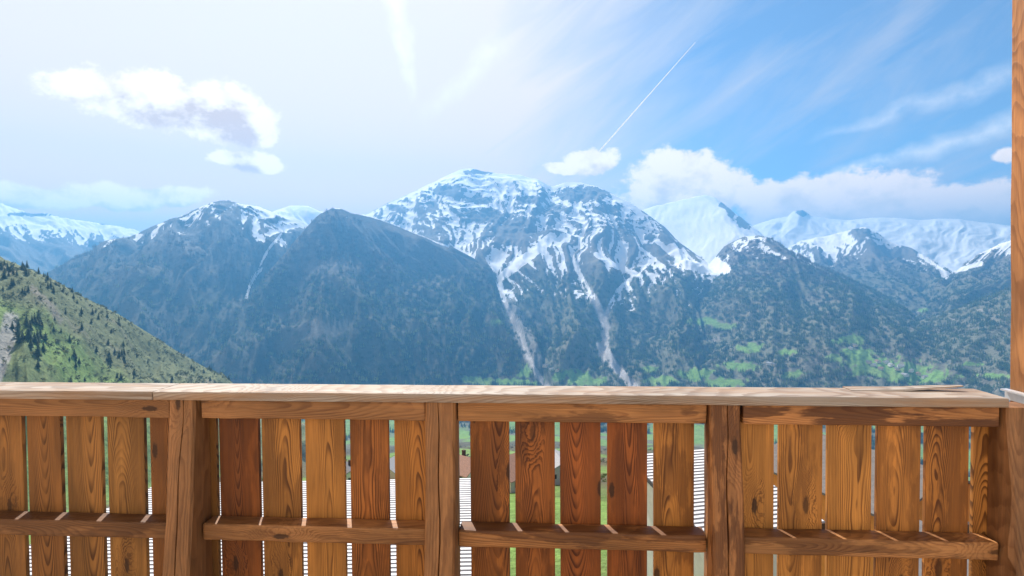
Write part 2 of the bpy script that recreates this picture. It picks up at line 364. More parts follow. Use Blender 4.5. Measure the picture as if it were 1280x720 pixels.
def seg_dist(pts, X, Y):
    """distance (in angle units of the photo) to a polyline and position along it"""
    best = np.full(X.shape, 1e9, np.float32); along = np.zeros(X.shape, np.float32); n = len(pts)-1
    for i in range(n):
        (x0, y0), (x1, y1) = pts[i], pts[i+1]; dx, dy = x1-x0, y1-y0; L2 = dx*dx+dy*dy
        s = np.clip(((X-x0)*dx+(Y-y0)*dy)/L2, 0, 1); d = np.hypot(X-x0-s*dx, Y-y0-s*dy)
        c = d < best; best[c] = d[c]; along[c] = ((i+s)/n)[c]
    return best, along
def on(*names): return np.isin(LID, [LI[n] for n in names])
# ravines cut into and spurs raised on the big slopes: (pixel polyline, metres, half width in pixels, layers)
FEAT = [([(628,335),(622,352),(629,372),(640,395),(655,425),(664,452),(680,482)], -38, 9, 'DC'),
        ([(712,308),(722,335),(735,362),(748,385),(757,410),(755,438),(768,458),(792,482)], -40, 9, 'D'),
        ([(790,338),(775,352),(763,372),(758,395),(756,420)], -30, 8, 'D'),
        ([(692,292),(690,325),(688,360),(692,400),(705,450)], 75, 26, 'D'),
        ([(655,330),(640,345)], 30, 20, 'D'),
        ([(752,328),(752,350),(748,372)], 45, 14, 'D'),
        ([(815,330),(850,380),(880,430)], 50, 30, 'D'),
        ([(330,335),(316,352),(308,372)], -40, 10, 'B'),
        ([(1060,360),(1040,400),(1035,440)], 40, 30, 'E')]
for pts, h, w, ly in FEAT:
    d, s = seg_dist(pts, PX, PY); ok = on(*ly)
    Z += np.where(ok, h*np.exp(-(d/w)**2)*sstep(s, 0, .15 if h < 0 else .05), 0)
PX, PY = pixels()
# slope
dZr = np.gradient(Z, axis=0)/np.gradient(rad)[:, None]
dZa = np.gradient(Z, axis=1)/(R_*np.gradient(AZ)[None])
SL = np.hypot(dZr, dZa)
LAP = np.zeros_like(Z)      # concave where positive
k = 6
LAP[:, k:-k] = (Z[:, 2*k:]+Z[:, :-2*k]-2*Z[:, k:-k])/(R_[:, k:-k]/5000)

k = 2; L2 = np.zeros_like(Z); L2[:, k:-k] = (Z[:, 2*k:]+Z[:, :-2*k]-2*Z[:, k:-k])/(R_[:, k:-k]/5000)
LAP = LAP+2.2*L2
# ------------------------------------------------------------------ terrain colours: snow, rock, soil, meadow
n_f = fbm(GX/60, GY/60, 201, 5, .6); n_m = fbm(GX/260, GY/260, 202, 4); n_b = fbm(GX/900, GY/900, 203, 3)
n_p = fbm(PX/9., PY/9., 204, 4, .6)
def mixc(c, m_, col):
    m_ = np.clip(m_, 0, 1)[..., None]; return c*(1-m_)+np.array(col, np.float32)*m_
Cc = np.empty(Z.shape+(3,), np.float32); Cc[:] = (.145, .145, .098)
Cc = mixc(Cc, sstep(n_m, -.2, .4)*.35, (.20, .165, .135))
Cc = mixc(Cc, sstep(Z, -150, 250)*.8, (.20, .165, .15))
steep = sstep(SL+n_f*.25, .72, 1.05)
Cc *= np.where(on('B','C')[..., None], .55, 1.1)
Cc = mixc(Cc, steep*sstep(Z, -150, 50)*.7, (.14, .13, .125))
# cliff bands low on the centre-left buttress
cl = np.exp(-((PX-400)/62)**2-((PY-412)/22)**2)*on('C')
Cc = mixc(Cc, sstep(cl+n_p*.8+n_f*.4, .45, .95)*.6, (.17, .16, .15))
cl2 = np.exp(-((PX-410)/48)**2-((PY-335)/16)**2)*on('C')
Cc = mixc(Cc, sstep(cl2+n_p*.8, .5, 1.)*.5, (.15, .14, .135))
# snow: by a snow line for each massif, in hollows and on gentler ground
SNOW = np.zeros_like(Z)
def snowline(names, pts, soft, w_slope=1.0, w_lap=1.0, w_n=1.0):
    y = np.interp(PX, [p[0] for p in pts], [p[1] for p in pts])
    e = (y-PY)/soft + w_n*(n_f*.9+n_m*.5) - w_slope*(SL-.75)*1.6 + w_lap*np.clip(LAP/9, -1.3, 1.3)
    s = sstep(e, -.35, .55); ok = on(*names)
    SNOW[ok] = np.maximum(SNOW, s)[ok]
snowline('A', [(-200,285),(0,289),(60,292),(120,300),(172,312),(300,330)], 9, .5, .7)
snowline('B', [(60,300),(140,296),(180,285),(230,272),(270,264),(300,272),(330,290),(360,300),(420,300)], 12, .5, .9, 1.3)
snowline('S', [(300,330),(600,330)], 10, .3, .3, .6)
snowline('C', [(225,200),(395,255),(420,266),(450,262),(600,300)], 6, .2, .6)
snowline('D', [(400,300),(480,290),(540,300),(580,306),(620,330),(660,312),(690,305),(720,318),(760,330),(800,316),(850,318),(900,335)], 24, 1.5, 1.5, 1.15)
snowline('F', [(780,400),(1000,400)], 14, .25, .2, .3)
snowline('G', [(900,400),(1420,400)], 14, .35, .3, .3)
snowline('K', [(950,335),(1000,318),(1030,322),(1070,310),(1100,300),(1130,312),(1180,338),(1220,345)], 10, .6, .8, 1.3)
snowline('E', [(850,350),(880,338),(905,318),(935,308),(960,304),(990,308),(1010,316),(1100,330)], 10, .4, 1.0, 2.0)
snowline('H', [(1150,345),(1190,340),(1230,322),(1264,312),(1412,280)], 8, .4, .7, 1.4)
# bare rock that stays dark in the photograph
def rockpatch(x, y, rx, ry, ly, k=1.):
    e = 1-np.hypot((PX-x)/rx, (PY-y)/ry)+n_p*.7+n_f*.4
    SNOW[:] = np.where(on(ly), SNOW*(1-k*sstep(e, .0, .4)), SNOW)
for a in ((728,243,48,13,'D'),(640,290,42,26,'D',.85),(610,270,40,12,'D',.7),(560,238,26,9,'D',.8),(600,215,22,4,'D'),(540,258,10,11,'D',.8),(830,310,30,22,'D',.8),(690,262,30,10,'D',.6),(500,262,14,7,'D',.6),
          (1003,266,12,5,'G'),(1075,291,17,9,'K'),(1135,315,30,9,'K'),(930,274,14,14,'F',.9),(914,262,9,10,'F',.85),(905,256,7,5,'F',.85),(600,250,26,8,'D',.7),(660,250,22,8,'D',.7),(760,262,22,8,'D',.7),(780,290,18,14,'D',.6),(285,262,20,20,'B',.6),(40,268,40,3,'A',.9),(140,280,20,2.5,'A',.9)): rockpatch(*a)
# snow lying in the chutes
SNF = [([(628,345),(624,352),(626,362),(630,374)], 4.0, 'CD'), ([(690,296),(668,315),(648,330),(632,342)], 6.0, 'D'), ([(712,308),(718,325),(727,345),(738,366)], 2.0, 'D'),
       ([(745,318),(775,335),(800,345)], 3.5, 'D'), ([(770,318),(790,345),(772,362),(762,380)], 1.6, 'D'), ([(820,300),(840,318),(868,334)], 3.0, 'D'), ([(840,310),(858,330),(895,340)], 6.5, 'DE'),
       ([(326,336),(318,346),(312,358),(308,372)], 2.0, 'B'), ([(352,292),(335,312),(326,330)], 1.6, 'B'), ([(700,310),(708,340)], 2., 'D'), ([(660,318),(640,330)], 4, 'D'), ([(800,310),(830,334)], 2.2, 'D'),
       ([(880,322),(905,336)], 8, 'E'), ([(1150,318),(1188,345)], 3, 'K'), ([(1225,330),(1195,338)], 3, 'H'), ([(460,272),(500,287),(545,305),(585,318)], 3., 'D')]
for pts, w, ly in SNF:
    d, s = seg_dist(pts, PX, PY); d = d+n_p*2.2*min(1, w/3)
    SNOW = np.where(on(*ly), np.maximum(SNOW, sstep(w-d, -.6, 1.0)), SNOW)
ROCKY = sstep(Z+n_m*120, 80, 330)*on('D','K','F','G','A','S','B')
Cc = mixc(Cc, ROCKY*.9, (.165, .155, .15)); Cc = mixc(Cc, ROCKY*steep*.6, (.23, .215, .205))
Cc = mixc(Cc, ROCKY*sstep(n_f, .1, .5)*.5, (.10, .095, .092))
# torrents: pale gravel
GRAV = np.zeros_like(Z)
for pts, w, k_ in (([(630,374),(638,392),(650,415),(658,438),(666,460),(684,484)], 3.2, 1), ([(738,366),(748,385),(757,410),(756,436),(768,458),(795,486)], 4.6, 1),
               ([(762,380),(757,400),(757,420)], 2.0, 1), ([(752,432),(756,447)], 6, .8), ([(636,380),(668,450)], 10, .35), ([(14,405),(8,430),(0,455)], 14, .8)):
    d, s = seg_dist(pts, PX, PY); GRAV = np.maximum(GRAV, k_*sstep(w*1.15-d-n_p*2.0, -.8, 1.2))
GRAV *= np.isin(LID, [LI['D'], LI['C'], LI['L'], 0])
Cc = mixc(Cc, GRAV*.95, (.46, .44, .43))
for x, y, rx, ry in ((548,354,14,3),(895,424,9,4),(900,412,7,3),(1190,398,8,2),(1230,388,14,3),(1105,408,6,3),(1150,455,10,2),(870,345,10,8)):
    e = 1-np.hypot((PX-x)/rx, (PY-y)/ry)+n_p*.9
    Cc = mixc(Cc, sstep(e, .1, .6)*.7*(LID > 0), (.33, .30, .26))
# meadows
MEAD = np.zeros_like(Z)
for x, y, rx, ry in ((1060,425,22,8),(1072,440,24,7),(1112,462,58,13),(1150,472,48,9),(1080,446,30,8),(1090,452,26,8),(1045,447,12,5),(880,402,22,6),(905,408,16,5),(940,435,20,7),(985,440,12,4),(925,458,24,7),(870,468,26,9),(830,476,22,7),(905,478,30,7),
                     (600,476,22,5),(655,466,10,9),(700,470,14,8),(722,472,20,10),(745,478,16,8),(812,460,10,6),(640,478,40,5),(1155,388,10,3),(622,402,10,3),(990,468,16,5),(1240,470,20,4),(1215,455,14,3)):
    e = 1-np.hypot((PX-x)/rx, (PY-y)/ry)+n_p*1.1+n_m*.4+n_f*.3
    MEAD = np.maximum(MEAD, sstep(e, .05, .22))
MEAD *= (LID > 0) & (R_ > 2200) & ~on('L')
VALLEY = (LID == 0) & (R_ > 1500)
MEAD = np.maximum(MEAD, VALLEY*sstep(n_m+.25*n_f, -.25, .0)*.95)
NEAR = (LID == 0) & (R_ <= 1500)
Cc = np.where(NEAR[..., None], np.array((.12,.105,.06), np.float32), Cc)
MEAD = np.maximum(MEAD, NEAR*sstep(n_m+.4*n_f, -.1, .25)*.9)
Cc = mixc(Cc, MEAD*.95, (.17, .30, .065)); Cc = mixc(Cc, MEAD*sstep(n_m, .0, .4)*.5, (.19, .25, .09))
# the near hillside: dry grass, turf, scree
HILL = on('L')
hc = np.empty_like(Cc); hc[:] = (.165, .185, .09)
hc = mixc(hc, sstep(n_f+n_m*.6, .0, .45)*.7, (.23, .205, .15))
gr = sstep((PY-335-(PX*.55))/50+n_m*1.5+n_f*.9-.75, 0, .9)
hc = mixc(hc, gr*.8, (.18, .225, .085)); hc = mixc(hc, gr*sstep(n_m, .0, .3)*.8, (.18, .27, .07))
hc = mixc(hc, sstep(fbm(GX/25, GY/25, 301, 3), .15, .4)*.55, (.07, .085, .04))
dd, s_ = seg_dist([(14,400),(8,430),(-6,470)], PX, PY); hc = mixc(hc, sstep(13-dd-n_p*5, 0, 5)*.85, (.34, .32, .31))
dd, s_ = seg_dist([(40,360),(60,378),(75,400)], PX, PY); hc = mixc(hc, sstep(6-dd-n_p*5, 0, 5)*.6, (.33, .28, .24))
Cc = np.where(HILL[..., None], hc, Cc)
SNOW *= ~HILL
Cc *= (1+.16*n_f[..., None])

def terrain_material():
    m_, t, b = new_mat('terrain')
    a = t.new('ShaderNodeAttribute'); a.attribute_name = 'ground'
    s = t.new('ShaderNodeAttribute'); s.attribute_name = 'snow'
    P = t.new('ShaderNodeTexCoord').outputs['Object']
    n = t.noise(P, .06, 8, .68); n2 = t.noise(P, .6, 4, .6)
    k = t.m('MULTIPLY', t.lin(n, .3, .7, .72, 1.28), t.lin(n2, .3, .7, .8, 1.2))
    n3 = t.noise(t.vm('MULTIPLY', P, (1, 1, 2.0)), .045, 6, .72)
    sn = t.ss(t.m('ADD', s.outputs['Fac'], t.m('MULTIPLY', t.m('SUBTRACT', n3, .5), 1.5)), .40, .56)
    sn = t.m('MULTIPLY', sn, t.ss(s.outputs['Fac'], .02, .12))
    t.put(b.inputs['Base Color'], t.mix(sn, t.mix(1., a.outputs['Color'], t.cxyz(k, k, k), 'MULTIPLY'), (.84, .86, .89)))
    b.inputs['Roughness'].default_value = .9; b.inputs['Specular IOR Level'].default_value = .1
    bp = t.new('ShaderNodeBump'); bp.inputs['Strength'].default_value = .8; bp.inputs['Distance'].default_value = 9.
    t.put(bp.inputs['Height'], t.m('MULTIPLY', n, t.m('SUBTRACT', 1., t.m('MULTIPLY', sn, .75)))); t.put(b.inputs['Normal'], bp.outputs[0])
    return m_
TERR = terrain_material()
QID = LID[:-1, :-1]
def terrain_part(name, ids):
    q = np.isin(QID, ids); i, j = np.nonzero(q)
    if not len(i): return
    a = i*NA+j; f = np.stack([a, a+1, a+NA+1, a+NA], 1)
    used, inv = np.unique(f, return_inverse=True); f = inv.reshape(f.shape)
    co = np.stack([GX, GY, Z], -1).reshape(-1, 3)[used].astype(np.float32)
    me = bpy.data.meshes.new(name)
    me.vertices.add(len(co)); me.vertices.foreach_set('co', co.ravel())
    me.loops.add(f.size); me.loops.foreach_set('vertex_index', f.ravel().astype(np.int32))
    me.polygons.add(len(f)); me.polygons.foreach_set('loop_start', np.arange(0, f.size, 4, dtype=np.int32))
    me.update(calc_edges=True)
    me.polygons.foreach_set('use_smooth', np.ones(len(f), bool))
    ca = me.attributes.new('ground', 'FLOAT_COLOR', 'POINT')
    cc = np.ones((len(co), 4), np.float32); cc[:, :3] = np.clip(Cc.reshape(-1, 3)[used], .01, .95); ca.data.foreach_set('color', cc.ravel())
    sa = me.attributes.new('snow', 'FLOAT', 'POINT'); sa.data.foreach_set('value', SNOW.reshape(-1)[used].astype(np.float32))
    me.materials.append(TERR)
    o = link(bpy.data.objects.new(name, me)); o['kind'] = 'structure'
    return o
terrain_part('valley', [0])
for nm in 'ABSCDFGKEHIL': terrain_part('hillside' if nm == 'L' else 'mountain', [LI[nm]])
def ground_z(x, y):
    r = math.hypot(x, y); a = math.atan2(x, y)
    i = min(max(np.searchsorted(rad, r)-1, 0), NR-2); j = min(max(np.searchsorted(AZ, a)-1, 0), NA-2)
    fi = min(max((r-rad[i])/(rad[i+1]-rad[i]), 0), 1); fj = min(max((a-AZ[j])/(AZ[j+1]-AZ[j]), 0), 1)
    return float((Z[i,j]*(1-fj)+Z[i,j+1]*fj)*(1-fi)+(Z[i+1,j]*(1-fj)+Z[i+1,j+1]*fj)*fi)
def hit(px, py, rmin=30.):
    """first point of the ground along the sight line of a photo pixel"""
    d = ray(px, py); h = math.hypot(d[0], d[1]); r = rmin
    while r < 11000:
        z = CAM[2]+r*d[2]/h; x, y = r*d[0]/h, r*d[1]/h
        if ground_z(x, y) >= z: return np.array([x, y, ground_z(x, y)])
        r *= 1.004
    return np.array([x, y, z])

# ------------------------------------------------------------------ haze: the closed box of air
def haze():
    lo, hi = float(Z.min())-1, float(max(Z.max(), 10))+40
    x0, x1, y0, y1 = -12500, 12500, -9, 12500
    y0 = -60
    v = [(x, y, z) for z in (lo, hi) for y in (y0, y1) for x in (x0, x1)]
    m_ = bpy.data.materials.new('haze_air'); m_.use_nodes = True; t = NT(m_.node_tree); t.n.clear()
    pv = t.new('ShaderNodeVolumePrincipled'); pv.inputs['Color'].default_value = (.13, .48, 1., 1)
    pv.inputs['Density'].default_value = 1.45e-4; pv.inputs['Anisotropy'].default_value = .35
    pv.inputs['Absorption Color'].default_value = (0, 0, 0, 1)
    out = t.new('ShaderNodeOutputMaterial'); t.l.new(pv.outputs[0], out.inputs['Volume'])
    o = mesh_obj('haze', v, [(0,2,3,1),(4,5,7,6),(0,1,5,4),(2,6,7,3),(0,4,6,2),(1,3,7,5)], m_)
    tag(o, 'pale blue haze lying over the valley', 'haze', kind='stuff')
haze()

# ------------------------------------------------------------------ balcony
AF, D0 = .068, 2.05                 # turn of the balustrade and its distance
UU = np.array([math.cos(AF), -math.sin(AF), 0]); VV = np.array([-math.sin(AF), -math.cos(AF), 0]); F0 = np.array([0, D0, 0])
def fence(px, py, V):
    d = ray(px, py); t = ((F0-CAM)@VV+V)/(d@VV); P = CAM+t*d-F0; return float(P@UU), float(P[2])
# local frame of the balustrade: x = along it to the right, y = away from the camera, z = up
bal = empty('balustrade', (0, D0, 0), -AF)
tag(bal, 'weathered brown timber balustrade with upright boards and flat cap rail', 'balustrade')
ZB = .06                            # boards start above the deck
edges = [(-2.41,-2.265),(-2.243,-2.10),(-2.08,-1.895+.02),(-1.853,-1.719),(-1.695,-1.557),(-1.533,-1.388),(-1.364,-1.228),(-1.215,-1.106),(-1.094,-.943),(-.931,-.786),(-.766,-.619),(-.598,-.455),(-.432,-.30),
         (-.155,-.014),(.007,.149),(.168,.312),(.335,.475),(.498,.638),(.765,.911),(.928,1.074),(1.092,1.238),(1.256,1.398),(1.417,1.556),(1.572,1.70)]
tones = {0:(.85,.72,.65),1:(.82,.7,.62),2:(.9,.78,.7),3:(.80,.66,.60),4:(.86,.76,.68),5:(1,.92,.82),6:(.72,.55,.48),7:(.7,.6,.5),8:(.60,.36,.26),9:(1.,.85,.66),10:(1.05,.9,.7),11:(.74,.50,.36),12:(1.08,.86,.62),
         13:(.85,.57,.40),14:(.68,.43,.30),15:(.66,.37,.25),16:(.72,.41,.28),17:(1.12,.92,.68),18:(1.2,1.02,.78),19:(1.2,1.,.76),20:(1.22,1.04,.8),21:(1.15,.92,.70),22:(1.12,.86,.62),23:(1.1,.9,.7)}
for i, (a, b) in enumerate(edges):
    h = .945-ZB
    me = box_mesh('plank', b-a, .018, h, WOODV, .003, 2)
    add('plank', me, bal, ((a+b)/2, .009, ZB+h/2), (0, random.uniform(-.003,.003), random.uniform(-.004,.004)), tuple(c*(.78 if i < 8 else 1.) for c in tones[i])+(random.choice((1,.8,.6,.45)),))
# rails between the posts
POSTS = [(-1.225,-1.127),(-.297,-.192),(.668,.772),(1.612,1.70)]      # left and right of each post's front
secs = [(-3.0, -1.235), (-1.117, -.302), (-.187, .662), (.782, 1.60)]
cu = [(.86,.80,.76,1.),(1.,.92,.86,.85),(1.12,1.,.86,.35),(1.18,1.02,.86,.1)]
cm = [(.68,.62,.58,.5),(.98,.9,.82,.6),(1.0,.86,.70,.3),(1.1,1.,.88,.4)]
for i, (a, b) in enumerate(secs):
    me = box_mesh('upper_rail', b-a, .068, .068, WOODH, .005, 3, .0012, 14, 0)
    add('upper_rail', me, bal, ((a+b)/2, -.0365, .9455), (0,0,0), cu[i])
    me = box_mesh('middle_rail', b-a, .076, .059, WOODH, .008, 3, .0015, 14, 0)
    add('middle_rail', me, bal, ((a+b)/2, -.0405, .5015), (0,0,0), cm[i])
def post(u0, u1, ctop, tone, crack):
    """wedge-shaped post: its front comes forward towards the foot; a drying crack runs down the front"""
    zt, zb = .9805, .03; nz = 24; verts = []; prof = 0
    lean = .095
    for k in range(nz+1):
        f = k/nz; z = zt+(zb-zt)*f
        vf = -.088-lean*max(0, f-.04)*1.04; wob = .002*math.sin(f*9+u0*7)
        c = u0+(u1-u0)*(crack+.05*math.sin(f*5+u0*3)+.02*math.sin(f*17)); cw = .0028*(.45+.55*math.sin(f*math.pi*.9+.25)); cdp = .012
        row = [(u0+.004, -.002), (u0-.002+wob, vf*.5), (u0+wob, vf+.006), (u0+.006+wob, vf), (c-cw, vf), (c, vf+cdp), (c+cw, vf), (u1-.008+wob, vf), (u1-.001+wob, vf+.009), (u1+.002, vf*.5), (u1-.002, -.002)]
        prof = len(row)
        verts += [(x+random.uniform(-.0008,.0008), y+random.uniform(-.0008,.0008), z) for x, y in row]
    faces = []
    for k in range(nz):
        for j in range(prof):
            a = k*prof+j; b = k*prof+(j+1) % prof
            faces.append((a, a+prof, b+prof, b))
    faces.append(tuple(range(prof))); faces.append(tuple(reversed(range(nz*prof, (nz+1)*prof))))
    cx = (u0+u1)/2
    verts = [(x-cx, y, z-.5) for x, y, z in verts]
    o = mesh_obj('post', verts, faces, POSTW, bal, loc=(cx, 0, .5)); o.color = tone
    return o
post(*POSTS[0], 0, (.92,.84,.76,.9), .52); post(*POSTS[1], 0, (1.,.9,.78,.8), .45); post(*POSTS[2], 0, (1.12,.95,.76,.25), .5); post(*POSTS[3], 0, (.82,.76,.72,.7), .7)
# cap rail in two lengths
for a, b, t_ in ((-3.05, -1.278, (.95,.92,.9,1)), (-1.2765, fence(1262, 498, .1)[0], (1.05,1.,.95,.9))):
    me = box_mesh('cap_rail', b-a, .158, .031, CAPW, .005, 3, .0005, 30, 0)
    add('cap_rail', me, bal, ((a+b)/2, -.0215, .9975), (0,0,0), t_)
# split sliver lifting off the cap near its end
def sliver():
    n = 14; v = []
    for k in range(n+1):
        f = k/n; x = 1.17+.37*f; lift = .002+.017*f**1.6; w = .03*(1-f)**.6+.006; th = .008*(1-f*.7)
        yc = .030-.014*f+.003*math.sin(f*11)
        v += [(x, yc-w, 1.0125+lift-th), (x, yc-w*.7, 1.0128+lift), (x, yc+w, 1.0128+lift+.001), (x, yc+w*.9, 1.0125+lift-th)]
    fs = [(k*4+j, k*4+(j+1) % 4, k*4+4+(j+1) % 4, k*4+4+j) for k in range(n) for j in range(4)]+[(3,2,1,0), (n*4, n*4+1, n*4+2, n*4+3)]
    o = mesh_obj('splinter', v, fs, CAPW, bal); o.color = (.95,.9,.85,1)
sliver()
# tall corner post that carries the roof, with its steel strap
tp = empty('tall_post', (0, D0, 0), -AF)
tag(tp, 'tall square timber post with pale metal strap at the end of the cap rail', 'post')
ul, zs1 = fence(1260, 486, -.12); zs0 = fence(1260, 499, -.12)[1]
me = box_mesh('timber', .17, .17, 3.6, POSTW, .008, 3, .0012, 20, 2)
add('timber', me, tp, (ul+.085+.004-.009, .0345, 1.8-.05), (0,-.012,0), (1.35,1.2,1.0,.8))
STEEL = simple('galvanised_steel', (.62,.62,.64), .45, .12, 30, .6)
bm = bmesh.new()
def bbox(bm, x0, x1, y0, y1, z0, z1):
    vs_ = [bm.verts.new((x, y, z)) for z in (z0, z1) for y in (y0, y1) for x in (x0, x1)]
    for f in ((0,2,3,1),(4,5,7,6),(0,1,5,4),(2,6,7,3),(0,4,6,2),(1,3,7,5)): bm.faces.new([vs_[i] for i in f])
bbox(bm, ul-.004, ul+.19, -.062, -.053, zs0, zs1); bbox(bm, ul-.005, ul+.0025, -.053, .128, zs0, zs1)
bbox(bm, ul-.022, ul-.005, -.05, .126, zs1-.006, zs1)
me = bpy.data.meshes.new('metal_strap'); bm.to_mesh(me); bm.free(); me.materials.append(STEEL)
add('metal_strap', me, tp)
# deck of boards behind the balustrade
deck = empty('balcony_deck', (0, D0, 0), -AF); deck['kind'] = 'structure'
for i in range(26):
    y = .10-i*.146
    me = bpy.data.meshes.get('deck_board') or box_mesh('deck_board', .14, .03, 7.0, DECKW, .004, 2)
    add('deck_board', me, deck, (-.2, y, -.0152), (math.pi/2, 0, math.pi/2), (1, .95, .9, 1))

# unseen chalet wall behind the balcony, added pale to bounce light onto it
ch = empty('bounce_wall', (0, D0, 0), -AF); tag(ch, 'unseen pale chalet wall added to bounce light onto the balustrade', 'chalet')
PALE = simple('bounce_wall_pale', (.80,.77,.72), .9, .1, 3)
add('bounce_face', box_mesh('rear_wall', 9, .2, 3.2, PALE, .01), ch, (-.2, -3.62, 1.55))
# ------------------------------------------------------------------ contrail
def contrail():
    d0, d1 = ray(869, 53), ray(749, 189); d0 /= np.linalg.norm(d0); d1 /= np.linalg.norm(d1)
    a, b = CAM+d0*15000, CAM+d1*26000
    m_, t, bs = new_mat('ice_trail')
    bs.inputs['Base Color'].default_value = (.95,.95,.95,1); bs.inputs['Roughness'].default_value = 1
    tr = t.new('ShaderNodeBsdfTranslucent'); tr.inputs[0].default_value = (.97,.97,.97,1)
    mx = t.new('ShaderNodeMixShader'); mx.inputs[0].default_value = .75
    t.l.new(bs.outputs[0], mx.inputs[1]); t.l.new(tr.outputs[0], mx.inputs[2]); t.l.new(mx.outputs[0], t.n['Material Output'].inputs[0])
    n = 60; v = []; ax = (b-a)/np.linalg.norm(b-a); s1 = np.cross(ax, (0,0,1)); s1 /= np.linalg.norm(s1); s2 = np.cross(ax, s1)
    for k in range(n+1):
        f = k/n; c = a+(b-a)*f; w = 4+22*f*(1+.25*math.sin(k*1.9)*random.random())
        for j in range(8):
            th = j*math.pi/4; v.append(c+(s1*math.cos(th)+s2*math.sin(th))*w)
    fs = [(k*8+j, k*8+(j+1) % 8, k*8+8+(j+1) % 8, k*8+8+j) for k in range(n) for j in range(8)]
    o = mesh_obj('contrail', v, fs, m_, smooth=True)
    tag(o, 'thin straight white aircraft trail slanting across the blue sky', 'contrail')
contrail()

# ------------------------------------------------------------------ trees
def conifer_mesh(name, mats, tiers, n, h=1., r=.2, trunk=True, seed=1, split=False):
    """tapered trunk and a crown of many drooping, ragged branch blades, unit height"""
    rd = random.Random(seed); v, f = [], []
    for k in range(tiers):
        z0 = .12+.84*k/tiers; rr = r*(1-.93*k/tiers)
        for j in range(n):
            a = 2*math.pi*(j+.5*(k % 2))/n+rd.uniform(-.25,.25); q = rr*rd.uniform(.7,1.15); w = .75*math.pi*rr/n*1.7+.01
            dz = .16*h/tiers*4*rd.uniform(.5,1.)*rr/r+.01; zt = z0+rd.uniform(.04,.09)
            ca, sa = math.cos(a), math.sin(a); b = len(v)
            v += [(0,0,zt), (q*ca*.55-sa*w, q*sa*.55+ca*w, z0), (q*ca, q*sa, z0-dz), (q*ca*.55+sa*w, q*sa*.55-ca*w, z0)]
            f += [(b,b+1,b+2), (b,b+2,b+3)]
    return v, f
def trunk_mesh(h=.95, r=.018, n=5):
    v = [(math.cos(2*math.pi*j/n)*r, math.sin(2*math.pi*j/n)*r, -.05) for j in range(n)]+[(0,0,h)]
    return v, [(j, (j+1) % n, n) for j in range(n)]
def foliage_mat(name, col, inst=False):
    m_, t, b = new_mat(name)
    P = t.new('ShaderNodeTexCoord').outputs['Object']; n = t.noise(P, 6, 3)
    k = t.lin(n, .3, .7, .7, 1.35)
    if inst:
        a = t.new('ShaderNodeAttribute'); a.attribute_type = 'INSTANCER'; a.attribute_name = 'tint'; c = a.outputs['Color']
    else:
        c = t.mix(t.new('ShaderNodeObjectInfo').outputs['Random'], col, tuple(x*y for x, y in zip(col, (1.7,1.5,1.2))))
    t.put(b.inputs['Base Color'], t.mix(1., c, t.cxyz(k, k, k), 'MULTIPLY'))
    b.inputs['Roughness'].default_value = .8; b.inputs['Specular IOR Level'].default_value = .15
    tr = t.new('ShaderNodeBsdfTranslucent'); t.l.new(b.inputs['Base Color'].links[0].from_socket, tr.inputs[0])
    mx = t.new('ShaderNodeMixShader'); mx.inputs[0].default_value = .4; t.l.new(b.outputs[0], mx.inputs[1]); t.l.new(tr.outputs[0], mx.inputs[2])
    t.l.new(mx.outputs[0], t.n['Material Output'].inputs[0])
    return m_
FOL = foliage_mat('needles', (.075,.098,.046)); FOLI = foliage_mat('wood_mass', (.05,.06,.03), True); BARK = simple('bark', (.10,.07,.05))
def scatter(name, template, pos, scale, tint, label, cat):
    """one object of uncountable plants: points carrying instances of the template"""
    me = bpy.data.meshes.new(name); me.vertices.add(len(pos)); me.vertices.foreach_set('co', np.asarray(pos, np.float32).ravel())
    a = me.attributes.new('size', 'FLOAT', 'POINT'); a.data.foreach_set('value', np.asarray(scale, np.float32))
    c = me.attributes.new('tint', 'FLOAT_COLOR', 'POINT'); cc = np.ones((len(pos), 4), np.float32); cc[:, :3] = tint; c.data.foreach_set('color', cc.ravel())
    me.update(); o = link(bpy.data.objects.new(name, me)); tag(o, label, cat, kind='stuff')
    ng = bpy.data.node_groups.new(name, 'GeometryNodeTree')
    ng.interface.new_socket('Geometry', in_out='INPUT', socket_type='NodeSocketGeometry'); ng.interface.new_socket('Geometry', in_out='OUTPUT', socket_type='NodeSocketGeometry')
    N = ng.nodes.new; gi, go = N('NodeGroupInput'), N('NodeGroupOutput'); ip, ob, rv, na = N('GeometryNodeInstanceOnPoints'), N('GeometryNodeObjectInfo'), N('FunctionNodeRandomValue'), N('GeometryNodeInputNamedAttribute')
    ob.inputs[0].default_value = template; ob.inputs[1].default_value = True
    rv.data_type = 'FLOAT_VECTOR'; rv.inputs[0].default_value = (0,0,0); rv.inputs[1].default_value = (.06,.06,6.28)
    na.data_type = 'FLOAT'; na.inputs[0].default_value = 'size'
    L = ng.links.new
    L(gi.outputs[0], ip.inputs['Points']); L(ob.outputs['Geometry'], ip.inputs['Instance']); L(rv.outputs[0], ip.inputs['Rotation']); L(na.outputs[0], ip.inputs['Scale']); L(ip.outputs[0], go.inputs[0])
    md = o.modifiers.new('scatter', 'NODES'); md.node_group = ng
    return o
def template(name, v, f, mat):
    me = bpy.data.meshes.new(name); me.from_pydata(v, [], f); me.update(); me.materials.append(mat)
    return bpy.data.objects.new(name, me)
